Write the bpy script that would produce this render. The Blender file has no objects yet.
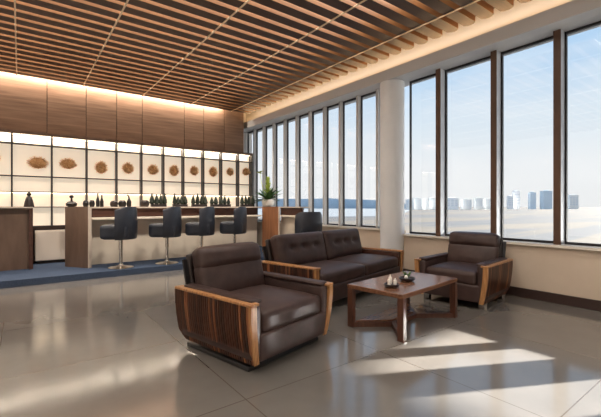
import bpy, math, random
from mathutils import Vector, Matrix
random.seed(7)
S = bpy.context.scene
COL = S.collection
PI = math.pi
R = math.radians

# ------------------------------------------------------------------ colour
def lin(r, g, b):
    def f(c):
        c /= 255.0
        return c / 12.92 if c <= .04045 else ((c + .055) / 1.055) ** 2.4
    return (f(r), f(g), f(b), 1)

# ------------------------------------------------------------------ materials
def mat(name, rgb, rough=.5, metal=0, spec=.5, emit=None, estr=0, coat=0):
    m = bpy.data.materials.new(name); m.use_nodes = True
    b = m.node_tree.nodes['Principled BSDF']
    b.inputs['Base Color'].default_value = lin(*rgb)
    b.inputs['Roughness'].default_value = rough
    b.inputs['Metallic'].default_value = metal
    b.inputs['Specular IOR Level'].default_value = spec
    b.inputs['Coat Weight'].default_value = coat
    if emit:
        b.inputs['Emission Color'].default_value = lin(*emit)
        b.inputs['Emission Strength'].default_value = estr
    return m

def noisy(name, stops, scale=(1, 1, 1), nscale=4, detail=6, rough=.5, spec=.5, bump=0, distort=0, coat=0, wave=None, contrast_noise=.6):
    """procedural material: object-space noise -> colour ramp"""
    m = mat(name, stops[0][1], rough, 0, spec, coat=coat)
    nt = m.node_tree; N = nt.nodes; L = nt.links
    b = N['Principled BSDF']
    tc = N.new('ShaderNodeTexCoord'); mp = N.new('ShaderNodeMapping')
    mp.inputs['Scale'].default_value = scale
    L.new(tc.outputs['Object'], mp.inputs['Vector'])
    t = N.new('ShaderNodeTexNoise')
    t.inputs['Scale'].default_value = nscale; t.inputs['Detail'].default_value = detail
    t.inputs['Roughness'].default_value = contrast_noise; t.inputs['Distortion'].default_value = distort
    L.new(mp.outputs['Vector'], t.inputs['Vector'])
    cr = N.new('ShaderNodeValToRGB')
    el = cr.color_ramp.elements
    el[0].position = stops[0][0]; el[0].color = lin(*stops[0][1])
    el[1].position = stops[-1][0]; el[1].color = lin(*stops[-1][1])
    for p, c in stops[1:-1]:
        e = el.new(p); e.color = lin(*c)
    L.new(t.outputs['Fac'], cr.inputs['Fac'])
    L.new(cr.outputs['Color'], b.inputs['Base Color'])
    if bump:
        bp = N.new('ShaderNodeBump'); bp.inputs['Strength'].default_value = bump
        bp.inputs['Distance'].default_value = .01
        L.new(t.outputs['Fac'], bp.inputs['Height']); L.new(bp.outputs['Normal'], b.inputs['Normal'])
    return m

M = {}
M['leather'] = noisy('brown leather', [(.3, (54, 39, 36)), (.7, (74, 56, 52))], nscale=9, rough=.45, spec=.42, bump=.06)
M['leather_dark'] = noisy('dark leather', [(.3, (36, 28, 27)), (.7, (48, 37, 35))], nscale=9, rough=.42, bump=.05)
M['zebra'] = noisy('striped wood', [(.3, (36, 18, 11)), (.5, (84, 46, 27)), (.62, (62, 31, 18)), (.75, (150, 92, 54))],
                   scale=(16, 22, .55), nscale=2.2, detail=5, rough=.32, distort=.25)
M['zebralight'] = noisy('striped wood light', [(.3, (98, 56, 34)), (.5, (132, 80, 50)), (.75, (172, 112, 70))], scale=(16, 22, .55), nscale=2.2, rough=.32)
M['zebradark'] = noisy('striped wood dark', [(.3, (40, 20, 12)), (.7, (66, 34, 20))], scale=(16, 22, .55), nscale=2.2, rough=.32)
M['post'] = noisy('pale edge wood', [(.3, (140, 88, 50)), (.7, (200, 150, 98))], scale=(30, 30, 1.2), nscale=2, rough=.35)
M['table'] = noisy('walnut', [(.3, (92, 60, 44)), (.55, (122, 84, 62)), (.75, (144, 104, 80))], scale=(2, 22, 22), nscale=2, rough=.24)
M['tablelegs'] = noisy('walnut legs', [(.3, (70, 42, 32)), (.7, (98, 62, 46))], scale=(20, 20, 2), nscale=2, rough=.35)
M['wallwood'] = noisy('wall veneer', [(.3, (98, 74, 58)), (.5, (120, 93, 74)), (.7, (138, 109, 89))], scale=(.55, 1, 11), nscale=1.7, detail=7, rough=.5, distort=.3)
M['slat'] = noisy('slat walnut', [(.3, (54, 32, 21)), (.7, (76, 48, 33))], scale=(.8, 14, 14), nscale=2, rough=.55)
M['slatlit'] = noisy('slat lit edge', [(.3, (124, 84, 50)), (.7, (148, 104, 64))], scale=(.8, 14, 14), nscale=2, rough=.55)  # paler side faces paint the lit edge lines into the slat colour
M['plenum'] = mat('dark plenum', (46, 30, 22), .8)
M['railpale'] = mat('pale rail', (240, 214, 180), .5)
M['counterwood'] = noisy('counter veneer', [(.3, (90, 70, 58)), (.7, (116, 93, 78))], scale=(1, 1, .25), nscale=6, rough=.42)
M['counterdark'] = noisy('counter dark veneer', [(.3, (60, 36, 28)), (.7, (84, 52, 40))], scale=(.3, 8, 10), nscale=3, rough=.4)
M['pedestal'] = noisy('pedestal veneer', [(.3, (116, 72, 46)), (.7, (150, 100, 66))], scale=(8, 8, .4), nscale=3, rough=.4)
M['counteredge'] = mat('pale counter edge', (206, 190, 174), .4)
M['cream'] = noisy('cream laminate', [(.3, (206, 192, 174)), (.7, (222, 208, 190))], nscale=2, rough=.35)
M['creamtop'] = mat('cream worktop', (232, 220, 202), .3)
M['cabwhite'] = mat('white lacquer', (236, 222, 206), .35)
M['darkbrown'] = mat('dark brown metal', (44, 30, 24), .45)
M['black'] = mat('dark frame', (34, 32, 34), .4)
M['stool'] = noisy('navy vinyl', [(.3, (32, 35, 43)), (.7, (42, 46, 56))], nscale=8, rough=.38, bump=.03)
M['chrome'] = mat('chrome', (226, 222, 216), .12, 1)
M['plinth'] = mat('dark steel plinth', (62, 60, 60), .35, .6)
M['plaster'] = noisy('warm plaster', [(.3, (202, 184, 164)), (.7, (214, 197, 178))], nscale=1.5, rough=.6)
M['plasterwhite'] = mat('white plaster', (226, 222, 216), .6)
M['columnwhite'] = noisy('column paint', [(.3, (226, 228, 230)), (.7, (234, 235, 236))], nscale=2, rough=.45)
M['soffit'] = mat('grey soffit', (200, 200, 200), .5)
M['sillstone'] = mat('sill', (232, 224, 212), .35)
M['base'] = mat('dark baseboard', (58, 42, 38), .4)
M['bronze'] = noisy('bronze cladding', [(.3, (84, 60, 46)), (.7, (104, 76, 58))], scale=(1, 1, .4), nscale=4, rough=.4)
M['alu'] = mat('pale aluminium', (206, 210, 216), .35, .25)
M['alugrey'] = mat('grey aluminium', (196, 194, 192), .4, .15)
M['disc'] = noisy('golden bristles', [(.3, (212, 164, 108)), (.7, (242, 210, 164))], nscale=12, rough=.6)
M['disccore'] = noisy('bristle core', [(.3, (184, 130, 80)), (.7, (214, 166, 112))], nscale=14, rough=.7)
M['ceramicdark'] = mat('dark ceramic', (22, 15, 14), .35)
M['ceramicbrown'] = mat('brown ceramic', (36, 23, 19), .4)
M['trough'] = mat('dark trough', (30, 22, 20), .5)
M['spike'] = noisy('dark green leaf', [(.3, (14, 22, 14)), (.7, (36, 50, 30))], nscale=18, rough=.55)
M['leaf'] = noisy('leaf green', [(.3, (40, 78, 36)), (.7, (84, 122, 58))], nscale=10, rough=.4)
M['leafyellow'] = noisy('leaf yellow green', [(.3, (150, 178, 60)), (.7, (206, 214, 110))], nscale=10, rough=.45)
M['white'] = mat('white glaze', (238, 234, 226), .25)
M['stone'] = mat('dark stone', (46, 38, 36), .3)
M['blockergrey'] = mat('blocker grey', (170, 168, 164), .7)
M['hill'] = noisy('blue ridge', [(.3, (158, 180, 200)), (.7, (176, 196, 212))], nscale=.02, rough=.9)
M['sea'] = mat('sea', (82, 90, 98), .8)

def grid_floor():
    m = noisy('polished tile', [(.3, (102, 98, 94)), (.5, (112, 107, 102)), (.72, (121, 115, 109))], nscale=.8, detail=8, rough=.17, spec=1.0)
    nt = m.node_tree; N = nt.nodes; L = nt.links; b = N['Principled BSDF']
    src = b.inputs['Base Color'].links[0].from_socket
    tc = N.new('ShaderNodeTexCoord'); sep = N.new('ShaderNodeSeparateXYZ'); L.new(tc.outputs['Object'], sep.inputs[0])
    outs = []
    for k, off in (('X', .13), ('Y', .45)):
        a = N.new('ShaderNodeMath'); a.operation = 'ADD'; a.inputs[1].default_value = off; L.new(sep.outputs[k], a.inputs[0])
        w = N.new('ShaderNodeMath'); w.operation = 'PINGPONG'; w.inputs[1].default_value = .6; L.new(a.outputs[0], w.inputs[0])
        c = N.new('ShaderNodeMath'); c.operation = 'LESS_THAN'; c.inputs[1].default_value = .0035; L.new(w.outputs[0], c.inputs[0])
        outs.append(c)
    mx = N.new('ShaderNodeMath'); mx.operation = 'MAXIMUM'; L.new(outs[0].outputs[0], mx.inputs[0]); L.new(outs[1].outputs[0], mx.inputs[1])
    mix = N.new('ShaderNodeMix'); mix.data_type = 'RGBA'
    L.new(mx.outputs[0], mix.inputs['Factor']); L.new(src, mix.inputs[6]); mix.inputs[7].default_value = lin(84, 76, 70)
    L.new(mix.outputs[2], b.inputs['Base Color'])
    t2 = N.new('ShaderNodeTexNoise'); t2.inputs['Scale'].default_value = 3; L.new(tc.outputs['Object'], t2.inputs['Vector'])
    mr = N.new('ShaderNodeMapRange'); mr.inputs[3].default_value = .09; mr.inputs[4].default_value = .17
    L.new(t2.outputs['Fac'], mr.inputs[0]); L.new(mr.outputs[0], b.inputs['Roughness'])
    return m
M['floor'] = grid_floor()
M['carpet'] = noisy('blue carpet', [(.3, (56, 66, 84)), (.7, (72, 84, 104))], nscale=60, detail=3, rough=.95, spec=.1, bump=.2)

def glass():
    m = bpy.data.materials.new('pane glass'); m.use_nodes = True
    nt = m.node_tree; N = nt.nodes; L = nt.links; N.clear()
    o = N.new('ShaderNodeOutputMaterial'); mx = N.new('ShaderNodeMixShader')
    t = N.new('ShaderNodeBsdfTransparent'); t.inputs[0].default_value = (.97, .98, .985, 1)
    g = N.new('ShaderNodeBsdfGlossy'); g.inputs['Roughness'].default_value = .02
    mx.inputs[0].default_value = .03
    L.new(t.outputs[0], mx.inputs[1]); L.new(g.outputs[0], mx.inputs[2]); L.new(mx.outputs[0], o.inputs[0])
    return m
M['glass'] = glass()

def backlit(name, rgb, strength):
    """a light panel: translucent cream sheet with lamps behind it"""
    m = mat(name, rgb, .45, emit=rgb, estr=strength)
    return m
M['lit'] = backlit('backlit cream panel', (255, 238, 214), .24)
M['led'] = mat('warm led', (255, 235, 205), .5, emit=(255, 230, 195), estr=2.5)
M['ledcove'] = mat('amber led', (255, 215, 160), .5, emit=(255, 178, 92), estr=3)

def ground_mat():
    m = mat('apron', (200, 190, 176), .8)
    nt = m.node_tree; N = nt.nodes; L = nt.links; b = N['Principled BSDF']
    tc = N.new('ShaderNodeTexCoord'); mp = N.new('ShaderNodeMapping')
    mp.inputs['Rotation'].default_value = (0, 0, R(37))
    mp.inputs['Scale'].default_value = (.008, .05, 1)
    L.new(tc.outputs['Object'], mp.inputs['Vector'])
    t = N.new('ShaderNodeTexNoise'); t.inputs['Scale'].default_value = 1.0; t.inputs['Detail'].default_value = 4
    t.inputs['Distortion'].default_value = .6
    L.new(mp.outputs[0], t.inputs['Vector'])
    cr = N.new('ShaderNodeValToRGB'); el = cr.color_ramp.elements
    el[0].position = .43; el[0].color = lin(30, 35, 44); el[1].position = .74; el[1].color = lin(70, 65, 58)
    for p, c in ((.48, (42, 44, 49)), (.51, (60, 54, 46)), (.62, (68, 60, 49))):
        e = el.new(p); e.color = lin(*c)
    L.new(t.outputs['Fac'], cr.inputs[0]); L.new(cr.outputs[0], b.inputs['Base Color'])
    return m
M['ground'] = ground_mat()

# ------------------------------------------------------------------ geometry collector
class G:
    def __init__(s): s.v = []; s.f = []; s.mi = []; s.cur = 0
    def add(s, vs, fs):
        o = len(s.v); s.v += [tuple(p) for p in vs]
        s.f += [tuple(o + i for i in f) for f in fs]; s.mi += [s.cur] * len(fs); return s
    def box(s, x0, x1, y0, y1, z0, z1):
        v = [(x0, y0, z0), (x1, y0, z0), (x1, y1, z0), (x0, y1, z0), (x0, y0, z1), (x1, y0, z1), (x1, y1, z1), (x0, y1, z1)]
        return s.add(v, [(3, 2, 1, 0), (4, 5, 6, 7), (0, 1, 5, 4), (1, 2, 6, 5), (2, 3, 7, 6), (3, 0, 4, 7)])
    def prism(s, poly, z0, z1):
        """ccw polygon in xy, extruded in z"""
        n = len(poly)
        v = [(x, y, z0) for x, y in poly] + [(x, y, z1) for x, y in poly]
        f = [tuple(range(n - 1, -1, -1)), tuple(range(n, 2 * n))] + [(i, (i + 1) % n, n + (i + 1) % n, n + i) for i in range(n)]
        return s.add(v, f)
    def prism_yz(s, poly, x0, x1):
        n = len(poly)
        v = [(x0, y, z) for y, z in poly] + [(x1, y, z) for y, z in poly]
        f = [tuple(range(n - 1, -1, -1)), tuple(range(n, 2 * n))] + [(i, (i + 1) % n, n + (i + 1) % n, n + i) for i in range(n)]
        return s.add(v, f)
    def bar(s, a, b, w, h):
        """box beam from a to b: width w (horizontal), height h"""
        a = Vector(a); b = Vector(b); d = (b - a).normalized()
        u = Vector((0, 0, 1)) if abs(d.z) < .95 else Vector((1, 0, 0))
        sd = d.cross(u).normalized(); up = sd.cross(d)
        v = []
        for p in (a, b):
            for i, j in ((-1, -1), (1, -1), (1, 1), (-1, 1)):
                v.append(p + sd * (w / 2 * i) + up * (h / 2 * j))
        return s.add(v, [(0, 1, 2, 3), (7, 6, 5, 4), (0, 4, 5, 1), (1, 5, 6, 2), (2, 6, 7, 3), (3, 7, 4, 0)])
    def lathe(s, prof, c=(0, 0, 0), n=20, sx=1, sy=1):
        vs = []; fs = []; k = len(prof)
        for r, z in prof:
            for i in range(n):
                a = 2 * PI * i / n
                vs.append((c[0] + r * math.cos(a) * sx, c[1] + r * math.sin(a) * sy, c[2] + z))
        for j in range(k - 1):
            for i in range(n):
                fs.append((j * n + i, j * n + (i + 1) % n, (j + 1) * n + (i + 1) % n, (j + 1) * n + i))
        fs.append(tuple(range(n - 1, -1, -1))); fs.append(tuple((k - 1) * n + i for i in range(n)))
        return s.add(vs, fs)
    def tube(s, pts, r, n=8):
        pts = [Vector(p) for p in pts]; rs = r if isinstance(r, (list, tuple)) else [r] * len(pts)
        vs = []; fs = []
        for k, p in enumerate(pts):
            d = (pts[min(k + 1, len(pts) - 1)] - pts[max(k - 1, 0)]).normalized()
            u = Vector((0, 0, 1)) if abs(d.z) < .9 else Vector((1, 0, 0))
            a = d.cross(u).normalized(); b = a.cross(d)
            for i in range(n):
                t = 2 * PI * i / n
                vs.append(p + (a * math.cos(t) + b * math.sin(t)) * rs[k])
        for k in range(len(pts) - 1):
            for i in range(n):
                fs.append((k * n + i, k * n + (i + 1) % n, (k + 1) * n + (i + 1) % n, (k + 1) * n + i))
        fs.append(tuple(range(n - 1, -1, -1))); fs.append(tuple((len(pts) - 1) * n + i for i in range(n)))
        return s.add(vs, fs)
    def rbox(s, c, size, r=.03, cuts=10, fn=None, mtx=None):
        """rounded box with optional displacement fn(unit_xyz)->offset vector"""
        hx, hy, hz = (k / 2 for k in size)
        r = min(r, hx, hy, hz)
        idx = {}; vs = []; fs = []
        def coord(i, h):
            inner = h - r
            if i <= 2: return -h + r * (1 - math.cos(i / 2 * PI / 2)) if i < 2 else -inner
            if i >= cuts - 2: return -coord(cuts - i, h)
            return -inner + 2 * inner * (i - 2) / (cuts - 4)
        def vert(i, j, k):
            key = (i, j, k)
            if key in idx: return idx[key]
            p = Vector((coord(i, hx), coord(j, hy), coord(k, hz)))
            q = Vector((max(-hx + r, min(hx - r, p.x)), max(-hy + r, min(hy - r, p.y)), max(-hz + r, min(hz - r, p.z))))
            d = p - q
            if d.length > 1e-9: p = q + d.normalized() * r
            if fn: p = p + Vector(fn(p.x / hx, p.y / hy, p.z / hz))
            if mtx: p = mtx @ p
            idx[key] = len(vs); vs.append(p + Vector(c)); return idx[key]
        n = cuts
        for a in range(n):
            for b in range(n):
                for side in (0, n):
                    q = [(a, b), (a + 1, b), (a + 1, b + 1), (a, b + 1)]
                    fx = [vert(side, i, j) for i, j in q]; fy = [vert(j, side, i) for i, j in q]; fz = [vert(i, j, side) for i, j in q]
                    for f in (fx, fy, fz): fs.append(tuple(f if side else f[::-1]))
        return s.add(vs, fs)
    def build(s, name, m, parent=None, smooth=True, angle=35, bevel=0, loc=None):
        me = bpy.data.meshes.new(name); me.from_pydata(s.v, [], s.f)
        ms = m if isinstance(m, list) else [m]
        for q in ms: me.materials.append(q)
        if len(ms) > 1:
            for p, i in zip(me.polygons, s.mi): p.material_index = i
        me.validate(); me.update()
        if smooth:
            me.shade_smooth(); me.set_sharp_from_angle(angle=R(angle))
        o = bpy.data.objects.new(name, me); COL.objects.link(o)
        if parent: o.parent = parent
        if loc: o.location = loc
        if bevel:
            b = o.modifiers.new('bevel', 'BEVEL'); b.width = bevel; b.segments = 2; b.limit_method = 'ANGLE'
        return o

def tag(o, label, cat, group=None):
    o['label'] = label; o['category'] = cat
    if group: o['group'] = group
    return o
def thing(name, label, cat, loc, rz=0, group=None):
    o = bpy.data.objects.new(name, None); COL.objects.link(o)
    o.location = loc; o.rotation_euler = (0, 0, rz); o.empty_display_size = .1
    return tag(o, label, cat, group)
def struct(o):
    o['kind'] = 'structure'; return o
def dup(root, loc, rz, label):
    r = root.copy(); COL.objects.link(r); r.location = loc; r.rotation_euler = (0, 0, rz); r['label'] = label
    for ch in list(root.children):
        c = ch.copy(); COL.objects.link(c); c.parent = r
        for g in list(ch.children):
            d = g.copy(); COL.objects.link(d); d.parent = c
    return r

# ------------------------------------------------------------------ camera
EYE = 1.15; F = 370.0; YAW = R(37.15)
def at(px, y):
    """room x of the sight line of photo column px where it meets depth y"""
    m = (px - 300.5) / F
    return y * (math.sin(YAW) + math.cos(YAW) * m) / (math.cos(YAW) - math.sin(YAW) * m)
def at_wall(px, x):
    m = (px - 300.5) / F
    return x * (math.cos(YAW) - math.sin(YAW) * m) / (math.sin(YAW) + math.cos(YAW) * m)
cam = bpy.data.cameras.new('camera'); co = bpy.data.objects.new('camera', cam); COL.objects.link(co)
co.location = (0, 0, EYE); co.rotation_euler = (R(90), 0, -YAW)
cam.sensor_width = 36; cam.lens = F / 601 * 36; cam.shift_y = -2.5 / 601; cam.clip_end = 5000; cam.clip_start = .02
S.camera = co

# ------------------------------------------------------------------ room shell
XW = 5.085          # window plane
YB = 8.66           # timber wall plane
ZC = 3.55           # underside of the slats
XL, YF = -4.0, -3.2
struct(G().box(XL, XW + .3, YF, 9.6, -.2, 0).build('floor', M['floor']))
PZ = .10
PF = 6.62
struct(G().box(XL, XW - .05, PF, YB, 0, PZ).build('carpet', M['carpet']))
struct(G().box(XL - .15, XL, YF, 9.6, 0, 4).build('wall_left', M['plasterwhite']))
struct(G().box(XL - .15, XW + .3, YF - .15, YF, 0, 4).build('wall_front', M['plasterwhite']))
# timber wall with its veneer panels
wb = struct(G().box(XL, 4.696, YB + .03, 9.6, 0, 3.95).build('wall_back', M['darkbrown']))
jx = [XL, -2.6, -1.5, -.55, .42] + [at(p, YB) for p in (86.5, 117, 142.5, 184.5, 204, 224.5, 244)]
for a, b in zip(jx[:-1], jx[1:]):
    o = G().box(0, b - a - .012, 0, .03, 0, 1.6).build('veneer_panel', M['wallwood'], wb, loc=(a, YB, 2.3))
struct(G().box(4.69, XW + .3, 9.45, 9.6, 0, 4).build('wall_end', M['plasterwhite']))

# ceiling slab, slats, rails
ceil = struct(G().box(XL, XW + .3, YF, 9.6, 3.86, 4.0).build('ceiling', M['plenum']))
g = G()
y = at_wall(439, 4.76) - .235 * 18
ys = []
while y < YB - .12: ys.append(y); y += .235
SW = .156; SH = .1
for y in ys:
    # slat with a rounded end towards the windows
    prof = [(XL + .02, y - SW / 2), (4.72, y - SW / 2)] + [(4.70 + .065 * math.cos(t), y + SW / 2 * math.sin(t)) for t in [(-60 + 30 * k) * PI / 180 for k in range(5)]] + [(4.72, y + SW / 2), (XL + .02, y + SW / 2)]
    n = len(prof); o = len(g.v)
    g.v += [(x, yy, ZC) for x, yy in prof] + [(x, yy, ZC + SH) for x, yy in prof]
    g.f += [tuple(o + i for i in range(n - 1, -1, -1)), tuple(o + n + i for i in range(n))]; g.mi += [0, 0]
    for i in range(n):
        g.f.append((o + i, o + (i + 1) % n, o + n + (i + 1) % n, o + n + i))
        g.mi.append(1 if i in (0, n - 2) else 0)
g.build('slats', [M['slat'], M['slatlit']], ceil, angle=30)
for x in (-2.2, -1.12, -.05, 1.0, 2.12, 3.2, 4.25):
    G().box(x - .009, x + .009, 1.2, YB - .15, ZC - .012, ZC).build('light_rail', M['railpale'], ceil)
G().box(XL, 4.6, YB - .05, YB - .02, ZC + .12, ZC + .15).build('cove_light', M['led'], ceil)

# window side: sill wall, soffit, cove
HEAD = 3.21; SILL_R = .69; SILL_L = .755
YC = 4.04           # column
wr = struct(G().box(XW - .02, XW + .28, YF, YC, 0, SILL_R - .03).build('wall_right', M['plaster']))
G().box(XW - .02, XW + .28, YC, 9.45, 0, SILL_L - .03).build('sill_wall', M['plaster'], wr)
g = G().prism_yz([], 0, 0) if False else G()
sof = [(XW + .3, HEAD + .03), (XW - .04, HEAD + .03), (4.80, 3.22), (4.80, 3.39), (4.85, 3.38), (4.85, 3.30), (XW + .3, 3.30)]
n = len(sof)
v = [(x, YF, z) for x, z in sof] + [(x, 9.45, z) for x, z in sof]
g.add(v, [tuple(range(n)), tuple(range(2 * n - 1, n - 1, -1))] + [(i, n + i, n + (i + 1) % n, (i + 1) % n) for i in range(n)])
struct(g.build('ceiling_soffit', M['soffit'], smooth=False))
struct(G().box(XW + .1, XW + .3, YF, 9.45, 3.28, 4).build('wall_right_upper', M['plasterwhite']))
cv = struct(G().box(XW - .1, XW - .06, YF, 9.4, 3.3, 3.33).build('trim_cove', M['alugrey']))
G().box(XW - .098, XW - .062, YF + .02, 9.38, 3.33, 3.345).build('cove_light', M['ledcove'], cv)
struct(G().box(XW - .07, XW + .28, YF, YC - .18, SILL_R - .03, SILL_R).build('trim_sill', M['sillstone']))
struct(G().box(XW - .07, XW + .28, YC + .18, 9.4, SILL_L - .03, SILL_L).build('trim_sill_far', M['sillstone']))
struct(G().box(XW - .045, XW - .02, YF, YC - .18, 0, .115).build('baseboard_right', M['base'], bevel=.004))
struct(G().lathe([(.2, 0), (.2, 3.22)], (5.0, YC, 0), 48).build('column', M['columnwhite']))

# mullions and panes
ym_r = [at_wall(404, XW) - .08] + [at_wall(p, XW) for p in (438, 493.5, 557)]
ym_r += [1.07, .40]
PIER = -.127
ym_after = [-.80]
while ym_after[-1] > YF + .7: ym_after.append(ym_after[-1] - .675)
ym_r = ym_r[1:]
ym_l = [4.446 + .487 * k for k in range(11)]
nt_ = 0
def mullion(y, z0, w, depth, front, side):
    global nt_
    nt_ += 1
    o = struct(G().box(XW + .012, XW + depth, y - w / 2, y + w / 2, z0, HEAD + .03).build('trim_%d' % nt_, side))
    G().box(XW - .004, XW + .012, y - w / 2, y + w / 2, z0, HEAD + .03).build('cladding', front, o)
    G().box(XW + depth, XW + depth + .03, y - w / 2 - .008, y + w / 2 + .008, z0, HEAD + .03).build('gasket', M['black'], o)
for y in ym_r + ym_after: mullion(y, SILL_R, .075, .13, M['bronze'], M['alu'])
mullion(PIER, SILL_R, .27, .13, M['bronze'], M['alu'])
for y in ym_l: mullion(y, SILL_L, .05, .07, M['alugrey'], M['alugrey'])
nw = 0
def window(y0, y1, z0, xp, t=.018):
    global nw
    nw += 1
    g = G()
    g.box(xp, xp + .04, y0, y0 + t, z0, HEAD + .03); g.box(xp, xp + .04, y1 - t, y1, z0, HEAD + .03)
    g.box(xp, xp + .04, y0 + t, y1 - t, z0, z0 + .03); g.box(xp, xp + .04, y0 + t, y1 - t, HEAD - .0, HEAD + .03)
    o = struct(g.build('window_%d' % nw, M['black']))
    G().box(xp + .015, xp + .023, y0 + t, y1 - t, z0 + .03, HEAD).build('pane', M['glass'], o)
yy = [YC - .19] + ym_r
for a, b in zip(yy[:-1], yy[1:]): window(b + .0375 if b in ym_r else b, a - (.0375 if a in ym_r else 0), SILL_R, XW + .13)
window(PIER + .135, ym_r[-1] - .0375, SILL_R, XW + .13)
window(ym_after[0] + .0375, PIER - .135, SILL_R, XW + .13)
for a, b in zip(ym_after[:-1], ym_after[1:]): window(b + .0375, a - .0375, SILL_R, XW + .13)
yy = [YC + .19] + ym_l
for a, b in zip(yy[:-1], yy[1:]): window(a + (.025 if a in ym_l else 0), b - .025, SILL_L, XW + .07, .012)

# ------------------------------------------------------------------ display wall
YS = 8.43
up_px = (52, 87, 117, 142, 164, 184, 204, 222, 239)
ux = [-2.35, -1.72, -.72, -.12] + [at(p, YS) for p in up_px]
xr = 4.83; xl = -2.95
sh = thing('display_shelf', 'tall backlit cream display wall with black uprights behind the reception counter', 'shelf', (0, YS, PZ))
ZB, ZT = .78 - PZ, 2.50 - PZ
rows = [z - PZ for z in (1.13, 1.41, 1.70, 2.29)]
G().box(xl, xr, .16, .20, ZB, ZT).build('back_panel', M['lit'], sh)
for x in ux: G().box(x - .013, x + .013, 0, .16, ZB, ZT - .03).build('upright', M['black'], sh)
for k, z in enumerate(rows): G().box(xl, xr - .03, .01, .16, z - .008, z + .008).build('shelf', M['darkbrown'], sh)
G().box(xl, xr, -.01, .22, ZT - .03, ZT + .02).build('header', M['counterwood'], sh)
G().box(xr - .03, xr, -.01, .22, ZB, ZT - .03).build('end_frame', M['black'], sh)
G().box(xl, xr, -.1, .22, ZB - .07, ZB).build('ledge', M['darkbrown'], sh)
G().box(xl, xr, 0, .22, 0, ZB - .07).build('base_panel', M['darkbrown'], sh)
for z in (ZT - .03, rows[1] - .008):
    G().box(xl + .01, xr - .04, .10, .13, z - .012, z).build('led_strip', M['led'], sh)

def cabinet(x0, x1, label):
    t = thing('low_cabinet', label, 'cabinet', ((x0 + x1) / 2, YS - .22, PZ), 0, 'low white cabinets under the display wall')
    w = (x1 - x0) / 2
    G().box(-w, w, 0, .21, .05, .60).build('body', M['cabwhite'], t, bevel=.006)
    G().box(-w + .03, w - .03, .03, .21, 0, .05).build('plinth', M['darkbrown'], t)
    for s in (-1, 1):
        G().box(min(0, s * w) + .008, max(0, s * w) - .008, -.016, 0, .06, .585).build('door', M['cabwhite'], t, bevel=.004)
cabinet(at(33, 8.2) + .03, 1.25, 'low white cabinet left of the reception counter end panel, under the lit shelves')
cabinet(-1.0, at(33, 8.2) - .03, 'low white cabinet at the far left, behind the dark brown desk')

# golden bristle ornaments on the display wall
def ornament(x, z, r, h, label):
    t = thing('bristle_ornament', label, 'ornament', (x, YS + .06, z), 0, 'golden bristle ornaments in the display wall')
    g = G(); prof = []
    for k in range(9):
        a = -PI / 2 + PI * k / 8
        prof.append((max(.001, r * .7 * math.cos(a)), h * .7 * math.sin(a)))
    g.lathe(prof, n=20, sy=.4); g.build('core', M['disccore'], t)
    g = G()
    for k in range(420):
        u = random.uniform(-1, 1); a = random.uniform(0, 2 * PI); q = math.sqrt(1 - u * u)
        d = Vector((q * math.cos(a) * r, -abs(q * math.sin(a)) * .075, u * h)) if random.random() < .75 else Vector((q * math.cos(a) * r, q * math.sin(a) * .07, u * h))
        if d.z < 0: d.z *= .85
        e = d * random.uniform(.8, 1.03)
        g.tube([d * .4, e], [.0045, .0015], 3)
    g.build('bristles', M['disc'], t, smooth=False)
    G().tube([(0, 0, 0), (0, .098, 0)], .006, 8).build('mount', M['darkbrown'], t)
opx = [(38, 163, .17, .09), (68, 164, .15, .085), (101, 168, .125, .10), (128, 168.5, .125, .095), (153, 170, .125, .09), (174, 171, .12, .10),
       (194, 171, .115, .09), (213, 172, .12, .10), (230, 172, .11, .08), (246, 172, .12, .08)]
ords = ['first (widest) golden bristle ornament from the left, above the low white cabinet', 'wide golden bristle ornament above the lidded finial vessel', 'golden bristle ornament above the paired slim bottles, third from left',
        'golden bristle ornament above the curved neck bottle, fourth from left', 'fifth golden bristle ornament from the left in the lit wall', 'sixth golden bristle ornament from the left in the lit wall',
        'fourth golden bristle ornament from the right end of the lit wall', 'third golden bristle ornament from the right end of the lit wall',
        'second golden bristle ornament from the right end of the lit wall', 'rightmost golden bristle ornament, in the last bay of the lit wall']
for (px, py, r, h), lb in zip(opx, ords):
    x = at(px, YS + .06); yc = math.sin(YAW) * x + math.cos(YAW) * (YS + .06)
    ornament(x, EYE + (206 - py) / F * yc, r * 1.1, h * 1.6, lb)
ornament(-.42, 2.0, .17, .13, 'golden bristle ornament partly cut off at the left edge of the lit wall')

# ------------------------------------------------------------------ reception counters
def wedge(p0, p1, th):
    """vertical board from p0 to p1 in plan, thickness th to the right of the line"""
    a = Vector(p0); b = Vector(p1); d = (b - a).normalized(); n = Vector((d.y, -d.x)) * th
    return [(a.x, a.y), (a.x + n.x, a.y + n.y), (b.x + n.x, b.y + n.y), (b.x, b.y)]
CT = 1.135
rc = thing('reception_counter', 'long reception counter with brown end panels, cream front and raised brown ledge', 'counter', (0, 0, PZ))
H = CT - PZ
ep = G().prism(wedge((.913, 7.15), (.62, 7.58), .06), 0, H).build('end_panel', M['counterwood'], rc)
a = Vector((.913, 7.15)); b = Vector((.62, 7.58)); d = (b - a).normalized(); nn = Vector((d.y, -d.x))
e0 = a - d * .012; 
G().prism([(e0.x, e0.y), ((e0 + nn * .06).x, (e0 + nn * .06).y), ((a + nn * .06).x, (a + nn * .06).y), (a.x, a.y)], 0, H).build('edge_strip', M['counteredge'], ep)
pd = G().prism(wedge((4.60, 6.9), (4.44, 7.32), .05), 0, H).build('end_panel', M['pedestal'], rc)
e0 = Vector((4.60, 6.9)); d = (Vector((4.44, 7.32)) - e0).normalized(); nn = Vector((d.y, -d.x)); e1 = e0 - d * .012
G().prism([(e1.x, e1.y), ((e1 + nn * .05).x, (e1 + nn * .05).y), ((e0 + nn * .05).x, (e0 + nn * .05).y), (e0.x, e0.y)], 0, H).build('edge_strip', M['counteredge'], pd)
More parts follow.
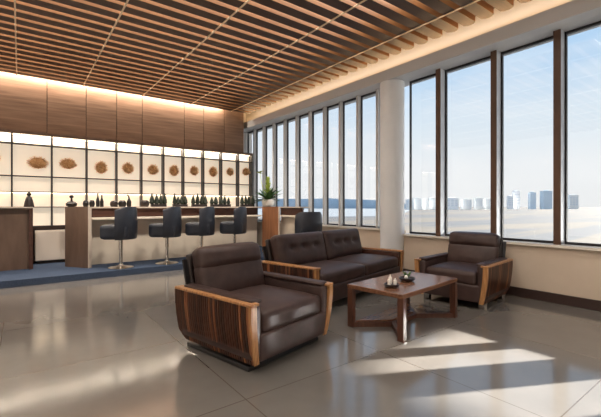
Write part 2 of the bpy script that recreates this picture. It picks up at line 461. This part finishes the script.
G().box(.98, 4.42, 7.52, 7.56, 0, .8).build('front_panel', M['cream'], rc)
G().box(.96, 4.40, 7.26, 7.56, .81 - .0, .845).build('worktop', M['creamtop'], rc, bevel=.004)
G().box(.97, 4.42, 7.5, 7.54, .845, H - .025).build('upper_panel', M['counterdark'], rc)
G().prism([(.63, 7.6), (.97, 7.46), (4.47, 7.34), (4.47, 7.86), (.63, 7.86)], H - .025, H).build('ledge', M['counteredge'], rc)
G().box(.9, 4.3, 7.56, 7.84, 0, .05).build('plinth', M['darkbrown'], rc)
G().box(4.3, 4.36, 7.56, 7.8, 0, H - .025).build('rear_support', M['counterwood'], rc)
# return counter by the windows
r2 = thing('return_counter', 'short reception counter beside the windows, right of the tall brown pedestal panel', 'counter', (0, 0, PZ))
G().box(4.78, 4.98, 6.22, 7.05, 0, .8).build('front_panel', M['cream'], r2)
G().box(4.66, 4.98, 6.2, 7.05, .81, .845).build('worktop', M['creamtop'], r2, bevel=.004)
G().box(4.76, 4.80, 6.22, 7.05, .845, H - .025).build('upper_panel', M['counterdark'], r2)
G().box(4.72, 5.0, 6.2, 7.07, H - .025, H).build('ledge', M['counteredge'], r2)
# left counter, only its right end in view
r3 = thing('dark_counter', 'dark brown counter cut off by the left edge, beside the low white cabinet', 'counter', (0, 0, PZ))
xe = at(33, 7.6)
G().box(xe - .055, xe, 7.6, 7.98, 0, H - .02).build('end_panel', M['counterdark'], r3)
G().box(-1.6, xe - .055, 7.68, 7.72, 0, H - .02).build('front_panel', M['counterwood'], r3)
G().box(-1.6, xe, 7.58, 8.0, H - .02, H).build('ledge', M['counteredge'], r3)
G().box(-1.65, -1.6, 7.6, 7.98, 0, H - .02).build('end_panel', M['counterdark'], r3)

# ------------------------------------------------------------------ bar stools
def make_stool(label, loc, rz):
    t = thing('bar_stool', label, 'stool', loc, rz, 'dark padded pedestal stools at the reception counters')
    G().lathe([(.2, 0), (.2, .012), (.17, .022), (.06, .035), (.035, .05), (.03, .07)], n=32).build('base', M['chrome'], t)
    G().lathe([(.027, .07), (.027, .30), (.034, .305), (.034, .47), (.05, .475), (.05, .50)], n=20).build('pole', M['chrome'], t)
    G().rbox((0, .03, .615), (.44, .47, .25), .06, 12).build('seat', M['stool'], t)
    g = G(); ri, ro, z0, z1 = .235, .285, .49, 1.035
    n = 22; A0, A1 = R(180 + 12), R(360 - 12)
    sec = [(ri, z0 + .02), (ri + .015, z0), (ro - .015, z0), (ro, z0 + .02), (ro + .012, (z0 + z1) / 2), (ro, z1 - .03), (ro - .015, z1), (ri + .015, z1), (ri, z1 - .03)]
    vs = []; fs = []; k = len(sec)
    for i in range(n + 1):
        a = A0 + (A1 - A0) * i / n
        e = min(i, n - i) / n; drop = .0 if e > .2 else (.2 - e) * .25
        for r, z in sec:
            zz = z - (drop if z > .8 else 0)
            vs.append((r * math.cos(a), r * math.sin(a) * .92 + .02, zz))
    for i in range(n):
        for j in range(k):
            fs.append((i * k + j, (i + 1) * k + j, (i + 1) * k + (j + 1) % k, i * k + (j + 1) % k))
    fs.append(tuple(range(k))); fs.append(tuple(n * k + j for j in range(k - 1, -1, -1)))
    g.add(vs, fs).build('backrest', M['stool'], t, angle=50)
    return t
YST = 6.86
st = make_stool('dark navy stool nearest the left end panel of the reception counter', (at(121, YST), YST, PZ), R(52))
for px, y, rz, lb in ((167, YST, 52, 'dark navy stool second from the left along the reception counter, whole chrome base showing'),
                      (201.5, YST, 52, 'dark navy stool third from the left, its base hidden by the near armchair'),
                      (234.5, YST, 52, 'dark navy stool fourth from the left, just left of the brown pedestal panel'),
                      ):
    dup(st, (at(px, y), y, PZ), R(rz), lb)
dup(st, (4.60, 5.82, 0), R(-20), 'dark navy stool by the windows behind the sofa, apart from the row')

# ------------------------------------------------------------------ things on the counter
ZL = CT
def on_counter(px, y=7.68): return (at(px, y), y, ZL)
def bottle(px, h, r, label, mm='ceramicdark', y=7.68, neck=.35):
    o = G().lathe([(r * .8, 0), (r, h * .06), (r, h * .45), (r * .75, h * .6), (r * neck, h * .74), (r * neck * .9, h * .93), (r * neck * 1.25, h * .95), (r * neck * 1.25, h)], n=18).build('bottle', M[mm], loc=on_counter(px, y))
    return tag(o, label, 'bottle', 'dark bottles on the reception counter')
def pot(px, r, h, label, mm='ceramicdark', y=7.68):
    o = G().lathe([(r * .7, 0), (r * .95, h * .25), (r, h * .55), (r * .85, h * .85), (r * .6, h * .95), (r * .62, h), (r * .5, h), (r * .5, h * .9)], n=22).build('pot', M[mm], loc=on_counter(px, y))
    return tag(o, label, 'pot', 'dark low pots on the reception counter')
# lidded vessel
t = thing('lidded_vessel', 'dark lidded vessel with ball finial on the left end of the counter', 'vessel', on_counter(71.5, 7.7))
G().lathe([(.05, 0), (.085, .02), (.09, .06), (.07, .075)], n=22).build('bowl', M['ceramicdark'], t)
G().lathe([(.07, .075), (.06, .09), (.018, .1), (.014, .14), (.018, .15)], n=22).build('lid', M['ceramicbrown'], t)
G().lathe([(.005, .15), (.03, .162), (.036, .18), (.03, .2), (.005, .212)], n=16).build('finial', M['ceramicdark'], t)
# statue on dark counter
t = thing('statue', 'dark cone shaped figure standing on the dark counter at the left edge', 'statue', (at(29, 7.76), 7.76, CT))
G().lathe([(.075, 0), (.07, .04), (.055, .11), (.04, .165), (.02, .185)], n=20).build('robe', M['ceramicbrown'], t)
G().lathe([(.012, .18), (.03, .195), (.034, .215), (.026, .238), (.006, .25)], n=16).build('head', M['ceramicdark'], t)
pot(85.8, .049, .115, 'small dark pot leftmost of the low pots, beside the end panel')
pot(92, .047, .12, 'dark low pot left of the paired slim bottles')
bottle(97.8, .24, .031, 'slim dark bottle, left of the pair by the first stool', neck=.4)
bottle(101.8, .22, .031, 'slim dark bottle, right of the pair by the first stool', neck=.4)
pot(114, .07, .115, 'dark low pot directly above the first stool back', 'ceramicbrown')
pot(122.3, .072, .12, 'dark wide pot beside the curved neck bottle')
t = thing('curved_bottle', 'dark bottle with a bent neck above the first stool', 'bottle', on_counter(129, 7.68))
G().lathe([(.03, 0), (.042, .02), (.042, .1), (.02, .15), (.014, .17)], n=18).build('body', M['ceramicdark'], t)
G().tube([(0, 0, .165), (-.005, 0, .2), (-.02, 0, .225), (-.04, 0, .232)], [.014, .013, .012, .014], 10).build('neck', M['ceramicdark'], t)
pot(144.5, .09, .13, 'dark domed pot standing alone between first and second stools', 'ceramicbrown')

def planter(p0, p1, n, label, seed, green=True, y=7.68):
    x0, x1 = at(p0, y), at(p1, y); w = (x1 - x0) / 2
    t = thing('spiky_planter', label, 'plant', ((x0 + x1) / 2, y, ZL), 0, 'planters of dark pointed plants on the counter')
    G().box(-w, w, -.05, .05, 0, .055).build('trough', M['trough'], t, bevel=.006)
    rd = random.Random(seed)
    for k in range(n):
        x = -w + .03 + (2 * w - .06) * k / (n - 1) + rd.uniform(-.01, .01); h = rd.uniform(.16, .24); r = rd.uniform(.042, .055)
        g = G(); g.lathe([(r * .5, .0), (r, .03), (r * .8, h * .45), (r * .4, h * .75), (.003, h)], n=9)
        for q in range(38):                     # overlapping pointed leaves
            z = rd.uniform(.02, h * .85); a = rd.uniform(0, 2 * PI); rr = r * (1 - z / h) * .9
            p = Vector((rr * math.cos(a), rr * math.sin(a), z)); dd = Vector((math.cos(a) * .55, math.sin(a) * .55, 1)).normalized()
            s_ = Vector((-math.sin(a), math.cos(a), 0)) * .009
            g.add([p - s_, p + s_, p + dd * .04], [(0, 1, 2)])
        o = g.build('succulent', M['spike'], t, loc=(x, rd.uniform(-.015, .015), .05))
planter(151, 166, 4, 'planter of four dark spikes above the second stool, leftmost of the row', 1)
planter(173, 187, 4, 'planter of dark green spikes between second and third stools', 2)
planter(192, 206.5, 4, 'planter of dark green spikes directly above the third stool', 3)
planter(211, 230, 5, 'widest planter of five green spikes, left of the fourth stool', 4)
planter(241, 253.5, 4, 'planter of green spikes next to the tall flowering plant', 5)

# flowering plant at the right end of the counter
t = thing('flowering_plant', 'leafy potted plant with tall yellow green flower spike on the counter end', 'plant', (at(268, 7.48), 7.48, ZL))
G().lathe([(.07, 0), (.1, .03), (.115, .09), (.105, .13), (.1, .13), (.105, .09)], n=26).build('pot', M['white'], t)
g = G()
def leaf(g, base, az, ln, w, lift, droop):
    prev = None; n = 6
    for k in range(n + 1):
        s = k / n; c = base + Vector((math.cos(az), math.sin(az), 0)) * (ln * s) + Vector((0, 0, lift * s - droop * s * s))
        ww = w * math.sin(PI * min(1, .12 + .88 * s)) if k < n else .001
        sd = Vector((-math.sin(az), math.cos(az), 0)) * ww
        cur = (c - sd, c + Vector((0, 0, -ww * .3)), c + sd)
        if prev:
            g.add([prev[0], prev[1], prev[2], cur[0], cur[1], cur[2]], [(0, 1, 4, 3), (1, 2, 5, 4)])
        prev = cur
for k in range(46):
    leaf(g, Vector((0, 0, .12)), random.uniform(0, 2 * PI), random.uniform(.16, .32), random.uniform(.028, .045), random.uniform(.02, .34), random.uniform(.02, .12))
g.build('leaves', M['leaf'], t)
g = G()
for k in range(40):
    z = .2 + .3 * k / 40; a = k * 2.4
    leaf(g, Vector((0, 0, z)), a, .10 * (1.2 - k / 45), .02, .09, .01)
g.tube([(0, 0, .12), (0, 0, .52)], .008, 6)
g.build('flower_spike', M['leafyellow'], t)
g = G(); g.tube([(-.03, 0, .12), (-.1, 0, .3), (-.15, 0, .48), (-.17, 0, .62)], [.006, .005, .004, .003], 6)
for k in range(7): leaf(g, Vector((-.17, 0, .60)), k * .9, .07, .022, .02 + .01 * k, .03)
g.build('tall_stem', M['leafyellow'], t)
t.scale = (1.3, 1.3, 1.3)

# ------------------------------------------------------------------ armchairs and sofa
def pillow(amount, edge=2):
    def fn(x, y, z): return (0, 0, amount * (1 - abs(x) ** edge) * (1 - abs(y) ** edge) if z > 0 else 0)
    return fn

def side_panel(sgn, W, D, parent):
    """bowed slatted timber side; profile in depth/height with a curved lower rear corner"""
    zt, zb = .475, .065
    def xo(z): return W / 2 - .055 * ((zt - z) / (zt - zb)) ** 2
    def low(y):
        q = (y - (D / 2 - .11)) / .11
        lo = zb + (.11 * q * q if q > 0 else 0)
        q2 = (-D / 2 + .06 - y) / .06
        return lo + (.02 * q2 * q2 if q2 > 0 else 0)
    g = G(); n = 34; pitch = (D - .03) / n; rd = random.Random(5)
    def strip(y0, y1, t0, t1, cnt=8):
        vs = []; fs = []
        l0, l1 = low(y0), low(y1)
        for k in range(cnt + 1):
            s = k / cnt
            za, zc = l0 + (zt - l0) * s, l1 + (zt - l1) * s
            vs += [(sgn * (xo(za) - t0), y0, za), (sgn * (xo(za) - t1), y0, za), (sgn * (xo(zc) - t1), y1, zc), (sgn * (xo(zc) - t0), y1, zc)]
        for k in range(cnt):
            o = k * 4
            for i in range(4):
                f = (o + i, o + (i + 1) % 4, o + 4 + (i + 1) % 4, o + 4 + i)
                fs.append(f if sgn > 0 else f[::-1])
        fs.append((3, 2, 1, 0)); fs.append(tuple(cnt * 4 + i for i in range(4)))
        g.add(vs, fs)
    for k in range(n):
        y0 = -D / 2 + .02 + pitch * k
        g.cur = rd.choice((0, 0, 2, 2, 1)); strip(y0 + .003, y0 + pitch - .006, 0, .02)
        g.cur = 2; strip(y0 - .002, y0 + pitch + .002, .012, .035)
    p = g.build('side_panel', [M['zebra'], M['zebralight'], M['zebradark']], parent, angle=30)
    g = G(); vs = []; fs = []; cnt = 8                 # pale front edge, bowed like the panel
    y0, y1 = -D / 2 - .012, -D / 2 + .02
    for k in range(cnt + 1):
        z = zb + .0 + (zt - zb) * k / cnt; yo = .03 * (1 - k / cnt) ** 2
        for dx, yy in ((.0, y0 + yo), (.05, y0 + yo), (.05, y1), (.0, y1)): vs.append((sgn * (xo(z) - dx), yy, z))
    for k in range(cnt):
        o = k * 4
        for i in range(4): fs.append((o + i, o + (i + 1) % 4, o + 4 + (i + 1) % 4, o + 4 + i))
    fs.append((3, 2, 1, 0)); fs.append(tuple(cnt * 4 + i for i in range(4)))
    g.add(vs, fs).build('front_edge', M['post'], p)
    G().box(*sorted((sgn * (W / 2 - .075), sgn * (W / 2 + .006))), -D / 2 - .014, D / 2 - .02, zt, zt + .022).build('arm_cap', M['post'], p, bevel=.007)
    return p

def seat_unit(root, W, D, n, wood_arm=False):
    aw = .125
    inner = W - 2 * aw
    for s in (-1, 1):
        side_panel(s, W, D, root)
        if wood_arm:
            G().box(*sorted((s * (W / 2 - .06), s * (W / 2 - .115))), -D / 2 + .015, D / 2 - .1, .12, .475).build('arm', M['counterdark'], root, bevel=.01)
        else:
            G().rbox((s * (W / 2 - .036 - .045), -.02, .29), (.09, D - .06, .39), .03, 10).build('arm', M['leather'], root)
            G().rbox((s * (W / 2 - .085), -.03, .496), (.10, D - .1, .035), .017, 10).build('arm_pad', M['leather'], root)
    G().rbox((0, -D / 2 + .05, .175), (inner + .06, .1, .19), .02, 10).build('front_rail', M['leather'], root)
    G().box(-inner / 2 - .02, inner / 2 + .02, -D / 2 + .1, D / 2 - .1, .09, .26).build('seat_base', M['leather_dark'], root)
    cw = inner / n
    for k in range(n):
        cx = -inner / 2 + cw * (k + .5)
        G().rbox((cx, -.09, .335), (cw - .006, D - .19, .16), .045, 14, pillow(.03)).build('seat_cushion', M['leather'], root)
    tilt = Matrix.Rotation(R(-13), 4, 'X')
    # shell behind the cushions
    G().rbox((0, D / 2 - .075, .425), (inner + .02, .05, .65), .02, 10, None, tilt).build('back_shell', M['leather_dark'], root)
    return inner, cw, tilt

def armchair(label, loc, rz, feet, W, D):
    t = thing('armchair', label, 'armchair', loc, rz, 'brown leather armchairs with striped wooden sides')
    inner, cw, tilt = seat_unit(t, W, D, 1)
    def back_fn(x, y, z): return (0, -.03 * (1 - x * x) * (1 - z * z) if y < 0 else 0, .012 * (1 - x ** 4) if z > .9 else 0)
    bc = G().rbox((0, D / 2 - .165, .515), (inner + .015, .13, .30), .045, 14, back_fn, tilt).build('back_cushion', M['leather'], t)
    G().rbox((0, D / 2 - .125, .705), (inner + .015, .145, .19), .055, 14, back_fn, tilt).build('headrest', M['leather'], t)
    for s in (-1, 1): G().bar((s * (inner / 2 + .025), D / 2 - .1, .35), (s * (inner / 2 + .025), D / 2 - .005, .70), .018, .045).build('back_bracket', M['black'], t)
    if feet:
        for sx in (-1, 1):
            for sy in (-1, 1):
                G().box(sx * .33 - .035, sx * .33 + .035, sy * .30 - .035, sy * .30 + .035, 0, .09).build('foot', M['chrome'], t, bevel=.004)
        G().box(-.32, .32, -.29, .3, .05, .09).build('base_plate', M['plinth'], t)
    else:
        G().box(-.40, .40, -.37, .38, 0, .035).build('base_plate', M['plinth'], t, bevel=.006)
        G().lathe([(.17, .035), (.16, .05), (.16, .09)], n=28).build('swivel', M['plinth'], t)
    return t
armchair('large brown leather armchair with striped wooden sides in the foreground, left of the coffee table', (1.21 + .47 * .974 - .46 * .225, 2.149 + .47 * .225 + .46 * .974, 0), R(13), False, .94, .92)
armchair('brown leather armchair on chrome feet beneath the windows, right of the coffee table', (4.40, 2.44, 0), R(-83), True, .86, .86)

def sofa():
    t = thing('sofa', 'brown leather two seat sofa with tufted back cushions and striped wooden arms', 'sofa', (3.40, 3.64, 0), R(12.7))
    W, D = 2.12, .86
    inner, cw, tilt = seat_unit(t, W, D, 2, True)
    tufts = [(-.5, .12), (0, .12), (.5, .12)]
    for k in range(2):
        cx = -inner / 2 + cw * (k + .5)
        def fn(x, y, z):
            if y > 0: return (0, 0, 0)
            dep = -.035 * (1 - x ** 4) * (1 - z ** 4)
            for tx, tz in tufts:
                d2 = ((x - tx) / .2) ** 2 + ((z - tz) / .26) ** 2
                dep += .045 * math.exp(-d2 * 1.6)
            return (0, dep, 0)
        bc = G().rbox((cx, D / 2 - .15, .59), (cw - .008, .15, .42), .05, 22, fn, tilt).build('back_cushion', M['leather'], t)
        for tx, tz in tufts:
            p = tilt @ Vector((tx * (cw / 2), -.075 + .013, tz * .21)) + Vector((cx, D / 2 - .15, .59))
            G().rbox(p, (.026, .012, .026), .006, 6).build('button', M['leather_dark'], bc)
    for sx in (-1, 1):
        for sy in (-1, 1):
            G().box(sx * .9 - .06, sx * .9 + .06, sy * .3 - .06, sy * .3 + .06, 0, .09).build('foot', M['plinth'], t, bevel=.004)
    for s in (-1, 1): G().bar((s * (inner / 2 + .035), D / 2 - .09, .35), (s * (inner / 2 + .035), D / 2 + .0, .66), .018, .06).build('back_bracket', M['black'], t)
sofa()

# ------------------------------------------------------------------ coffee table
tc = thing('coffee_table', 'low walnut coffee table with angled legs and a low shelf between the seats', 'table', (3.05, 2.31, 0), R(6.5))
lx, ly = .5, .27
G().box(-lx - .03, lx + .03, -ly - .03, ly + .03, .365, .405).build('tabletop', M['table'], tc, bevel=.006)
for sx in (-1, 1):
    for sy in (-1, 1):
        G().bar((sx * lx, sy * ly, 0), (sx * lx, sy * ly, .365), .06, .05).build('leg', M['tablelegs'], tc, bevel=.003)
j1, j2 = (-.2, .0), (.2, .0)
for sx, j in ((-1, j1), (1, j2)):
    for sy in (-1, 1):
        G().bar((sx * (lx - .0), sy * (ly - .0), .022), (j[0], j[1], .022), .04, .044).build('stretcher', M['tablelegs'], tc)
G().bar((j1[0], 0, .022), (j2[0], 0, .022), .04, .042).build('crossbar', M['tablelegs'], tc)
G().prism([(-lx + .03, ly - .03), (j1[0], .02), (j2[0], .02), (lx - .03, ly - .03)], .044, .058).build('low_shelf', M['table'], tc)
TZ = .405
def tpos(px, py):
    yc = F * (EYE - TZ) / (py - 206); xc = (px - 300.5) / F * yc
    return (math.sin(YAW) * yc + math.cos(YAW) * xc, math.cos(YAW) * yc - math.sin(YAW) * xc, TZ)
t = thing('candle_tray', 'dark stone dish holding three small white candles on the coffee table', 'dish', tpos(391.5, 287))
G().lathe([(.04, 0), (.065, .012), (.072, .03), (.066, .03), (.055, .02)], n=26).build('dish', M['stone'], t)
for x, y, h in ((-.032, 0, .075), (.012, .025, .09), (.03, -.018, .06)):
    c = G().lathe([(.016, 0), (.016, h * .7), (.007, h * .8), (.006, h)], n=14).build('candle', M['white'], t, loc=(x, y, .021))
t = thing('sprout_dish', 'dark shallow bowl with a small green sprout on the coffee table', 'plant', tpos(407, 281))
G().lathe([(.04, 0), (.07, .015), (.082, .035), (.076, .035), (.06, .022)], n=26).build('bowl', M['stone'], t)
g = G()
for k in range(16): leaf(g, Vector((0, 0, .022)), random.uniform(0, 6.28), random.uniform(.03, .06), .012, random.uniform(.03, .09), .01)
g.build('sprout', M['leaf'], t)
G().lathe([(.012, 0), (.02, .012), (.016, .03), (.004, .036)], n=12).build('pebble', M['white'], t, loc=(-.04, -.02, .028))

# ------------------------------------------------------------------ outside
GZ = -5.0
struct(G().box(XW + .4, 3000, -1500, 3000, GZ - 1, GZ).build('ground', M['ground'], smooth=False))
def far(px, dist):
    m = (px - 300.5) / F
    return (dist * (math.sin(YAW) + math.cos(YAW) * m), dist * (math.cos(YAW) - math.sin(YAW) * m))
# blue ridge beyond the water, seen through the far windows
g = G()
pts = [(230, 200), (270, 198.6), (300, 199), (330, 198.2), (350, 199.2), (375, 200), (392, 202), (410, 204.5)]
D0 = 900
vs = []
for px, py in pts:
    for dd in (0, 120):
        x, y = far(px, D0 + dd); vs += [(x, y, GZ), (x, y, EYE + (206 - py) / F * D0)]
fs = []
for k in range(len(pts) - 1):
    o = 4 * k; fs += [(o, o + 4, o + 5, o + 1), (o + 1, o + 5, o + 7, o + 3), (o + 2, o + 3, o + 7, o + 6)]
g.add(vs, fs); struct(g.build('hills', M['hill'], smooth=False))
p = [far(225, 190), far(400, 230), far(412, 890), far(225, 890)]
struct(G().prism([(x, y) for x, y in p], GZ, GZ + .05).build('water', M['sea'], smooth=False))

def building(px, w_px, top, label, m, dist=620, wins=(3, 4)):
    x, y = far(px, dist); w = w_px / F * dist; h = (206 - top) / F * dist + EYE - GZ
    t = thing('building', label, 'building', (x, y, GZ), -YAW, 'hazy buildings on the skyline')
    d = w * .6
    G().box(-w / 2, w / 2, -d / 2, d / 2, 0, h).build('walls', m, t, smooth=False)
    G().box(-w * .22, w * .22, -d * .2, d * .2, h, h + 1.2).build('roof_house', m, t, smooth=False)
    for c in range(wins[0]):
        g = G(); x0 = -w / 2 + w * (c + .2) / wins[0]; x1 = -w / 2 + w * (c + .8) / wins[0]
        for k in range(wins[1]):
            z = h * (.3 + .62 * k / wins[1]); g.box(x0, x1, -d / 2 - .08, -d / 2, z, z + h * .07)
        g.build('window_column', M['bwin'], t, smooth=False)
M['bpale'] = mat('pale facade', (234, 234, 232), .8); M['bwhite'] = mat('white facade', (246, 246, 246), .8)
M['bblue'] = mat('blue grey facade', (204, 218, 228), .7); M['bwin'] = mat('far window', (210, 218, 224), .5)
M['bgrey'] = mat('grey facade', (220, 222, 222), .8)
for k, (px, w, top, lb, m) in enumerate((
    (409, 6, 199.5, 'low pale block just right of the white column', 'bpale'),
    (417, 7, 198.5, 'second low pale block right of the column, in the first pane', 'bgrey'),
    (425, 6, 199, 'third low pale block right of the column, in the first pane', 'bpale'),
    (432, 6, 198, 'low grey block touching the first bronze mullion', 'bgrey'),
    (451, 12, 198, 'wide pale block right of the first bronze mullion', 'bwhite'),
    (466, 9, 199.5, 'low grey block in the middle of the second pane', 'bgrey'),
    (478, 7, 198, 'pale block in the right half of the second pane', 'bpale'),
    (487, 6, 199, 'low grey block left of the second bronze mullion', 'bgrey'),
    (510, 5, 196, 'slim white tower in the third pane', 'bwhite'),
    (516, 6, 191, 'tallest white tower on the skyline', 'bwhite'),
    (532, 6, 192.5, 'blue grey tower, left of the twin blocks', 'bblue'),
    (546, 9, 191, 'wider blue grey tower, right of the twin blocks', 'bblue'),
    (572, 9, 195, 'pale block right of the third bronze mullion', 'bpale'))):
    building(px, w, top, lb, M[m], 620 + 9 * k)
# added sun blocker, unseen to the right; its lower edge shapes the floor patches
PROF = .383         # rise of the sun per metre straight out from the facade
def toward_sun(x, y, X=17.0): return (y - .5067 * (X - x), PROF * (X - x))
wa, wb_, wc = toward_sun(3.426, 1.889), toward_sun(1.888, 1.824), toward_sun(1.85, 1.489)
sl = (wa[1] - wb_[1]) / (wa[0] - wb_[0])
g = G()
blocker = [(-40, wc[1]), (wb_[0], wb_[1]), (3.6, wb_[1] + sl * (3.6 - wb_[0])), (3.6, 16), (-40, 16)]
g.prism_yz(blocker, 16.9, 17.1)
wg = struct(g.build('wall_sun_blocker', M['blockergrey'], smooth=False))
for y in (-12, -22, -32):
    G().box(16.8, 17.2, y - .2, y + .2, GZ, wc[1]).build('blocker_leg', M['blockergrey'], wg)
G().box(16.8, 17.2, 3.1, 3.5, GZ, 1.5).build('blocker_leg', M['blockergrey'], wg)

# ------------------------------------------------------------------ light
w = bpy.data.worlds.new('sky'); S.world = w; w.use_nodes = True
nt = w.node_tree; N = nt.nodes; L = nt.links; N.clear()
o = N.new('ShaderNodeOutputWorld'); bg = N.new('ShaderNodeBackground'); tx = N.new('ShaderNodeTexCoord')
sp = N.new('ShaderNodeSeparateXYZ'); L.new(tx.outputs['Generated'], sp.inputs[0])
cr = N.new('ShaderNodeValToRGB'); el = cr.color_ramp.elements
el[0].position = 0; el[0].color = lin(226, 226, 226)
el[1].position = 1; el[1].color = lin(96, 146, 205)
for p_, c_ in ((.10, (226, 228, 230)), (.2, (210, 221, 230)), (.36, (166, 199, 230)), (.55, (138, 180, 222))):
    e = el.new(p_); e.color = lin(*c_)
L.new(sp.outputs['Z'], cr.inputs[0])
mp = N.new('ShaderNodeMapping'); mp.inputs['Scale'].default_value = (1.2, 1.2, 5); L.new(tx.outputs['Generated'], mp.inputs[0])
nz = N.new('ShaderNodeTexNoise'); nz.inputs['Scale'].default_value = 2.2; nz.inputs['Detail'].default_value = 7; L.new(mp.outputs[0], nz.inputs['Vector'])
cr2 = N.new('ShaderNodeValToRGB'); cr2.color_ramp.elements[0].position = .48; cr2.color_ramp.elements[0].color = (0, 0, 0, 1)
cr2.color_ramp.elements[1].position = .8; cr2.color_ramp.elements[1].color = (.7, .7, .7, 1); L.new(nz.outputs['Fac'], cr2.inputs[0])
mx = N.new('ShaderNodeMix'); mx.data_type = 'RGBA'; L.new(cr2.outputs[0], mx.inputs['Factor']); L.new(cr.outputs[0], mx.inputs[6]); mx.inputs[7].default_value = lin(236, 236, 236)
L.new(mx.outputs[2], bg.inputs[0]); bg.inputs[1].default_value = .54
L.new(bg.outputs[0], o.inputs[0])

sun = bpy.data.lights.new('sun', 'SUN'); so = bpy.data.objects.new('sun', sun); COL.objects.link(so)
hz = Vector((-.892, .452, 0)); el_ = math.atan(PROF * .892)
dirv = Vector((hz.x * math.cos(el_), hz.y * math.cos(el_), -math.sin(el_)))
so.rotation_euler = dirv.to_track_quat('-Z', 'Y').to_euler(); so.location = (20, -8, 9)
sun.energy = 22; sun.angle = R(.6); sun.color = (1, .95, .87)

def area(name, loc, sx, sy, e, col, rot=(0, 0, 0)):
    l = bpy.data.lights.new(name, 'AREA'); l.shape = 'RECTANGLE'; l.size = sx; l.size_y = sy; l.energy = e; l.color = col
    ob = bpy.data.objects.new(name, l); COL.objects.link(ob); ob.location = loc; ob.rotation_euler = rot
    return ob
WARM = (1, .86, .7)
# added fill above the slats, then wall wash and window cove lamps
area('slat fill', (.1, 3.2, 3.84), 7.6, 10.5, 940, (1, .92, .82))
area('wall wash', (.05, YB - .09, ZC + .1), 8, .04, 70, WARM, (R(12), 0, 0))
area('cove lamp', (XW - .12, 3.2, 3.36), .04, 12, 24, (1, .68, .36), (R(180), R(-35), 0))
def spot(loc, target, e, col, deg=95):
    l = bpy.data.lights.new('reception fill', 'SPOT'); l.energy = e; l.color = col; l.spot_size = R(deg); l.spot_blend = .8; l.shadow_soft_size = .12
    ob = bpy.data.objects.new('reception fill', l); COL.objects.link(ob); ob.location = loc
    ob.rotation_euler = (Vector(target) - Vector(loc)).to_track_quat('-Z', 'Y').to_euler()
for x in (-.3, .8, 1.9, 3.0, 4.1):     # unseen spots added to brighten the reception
    spot((x, 5.2, ZC - .02), (x + .1, 7.2, .3), 75, (1, .92, .82), 80)
area('shelf lamp', (1.0, YS + .09, 2.44), 7.4, .03, 14, (1, .92, .8))

S.view_settings.view_transform = 'Standard'; S.view_settings.look = 'None'
S.view_settings.gamma = 1; S.view_settings.use_curve_mapping = False
S.view_settings.exposure = 1.2
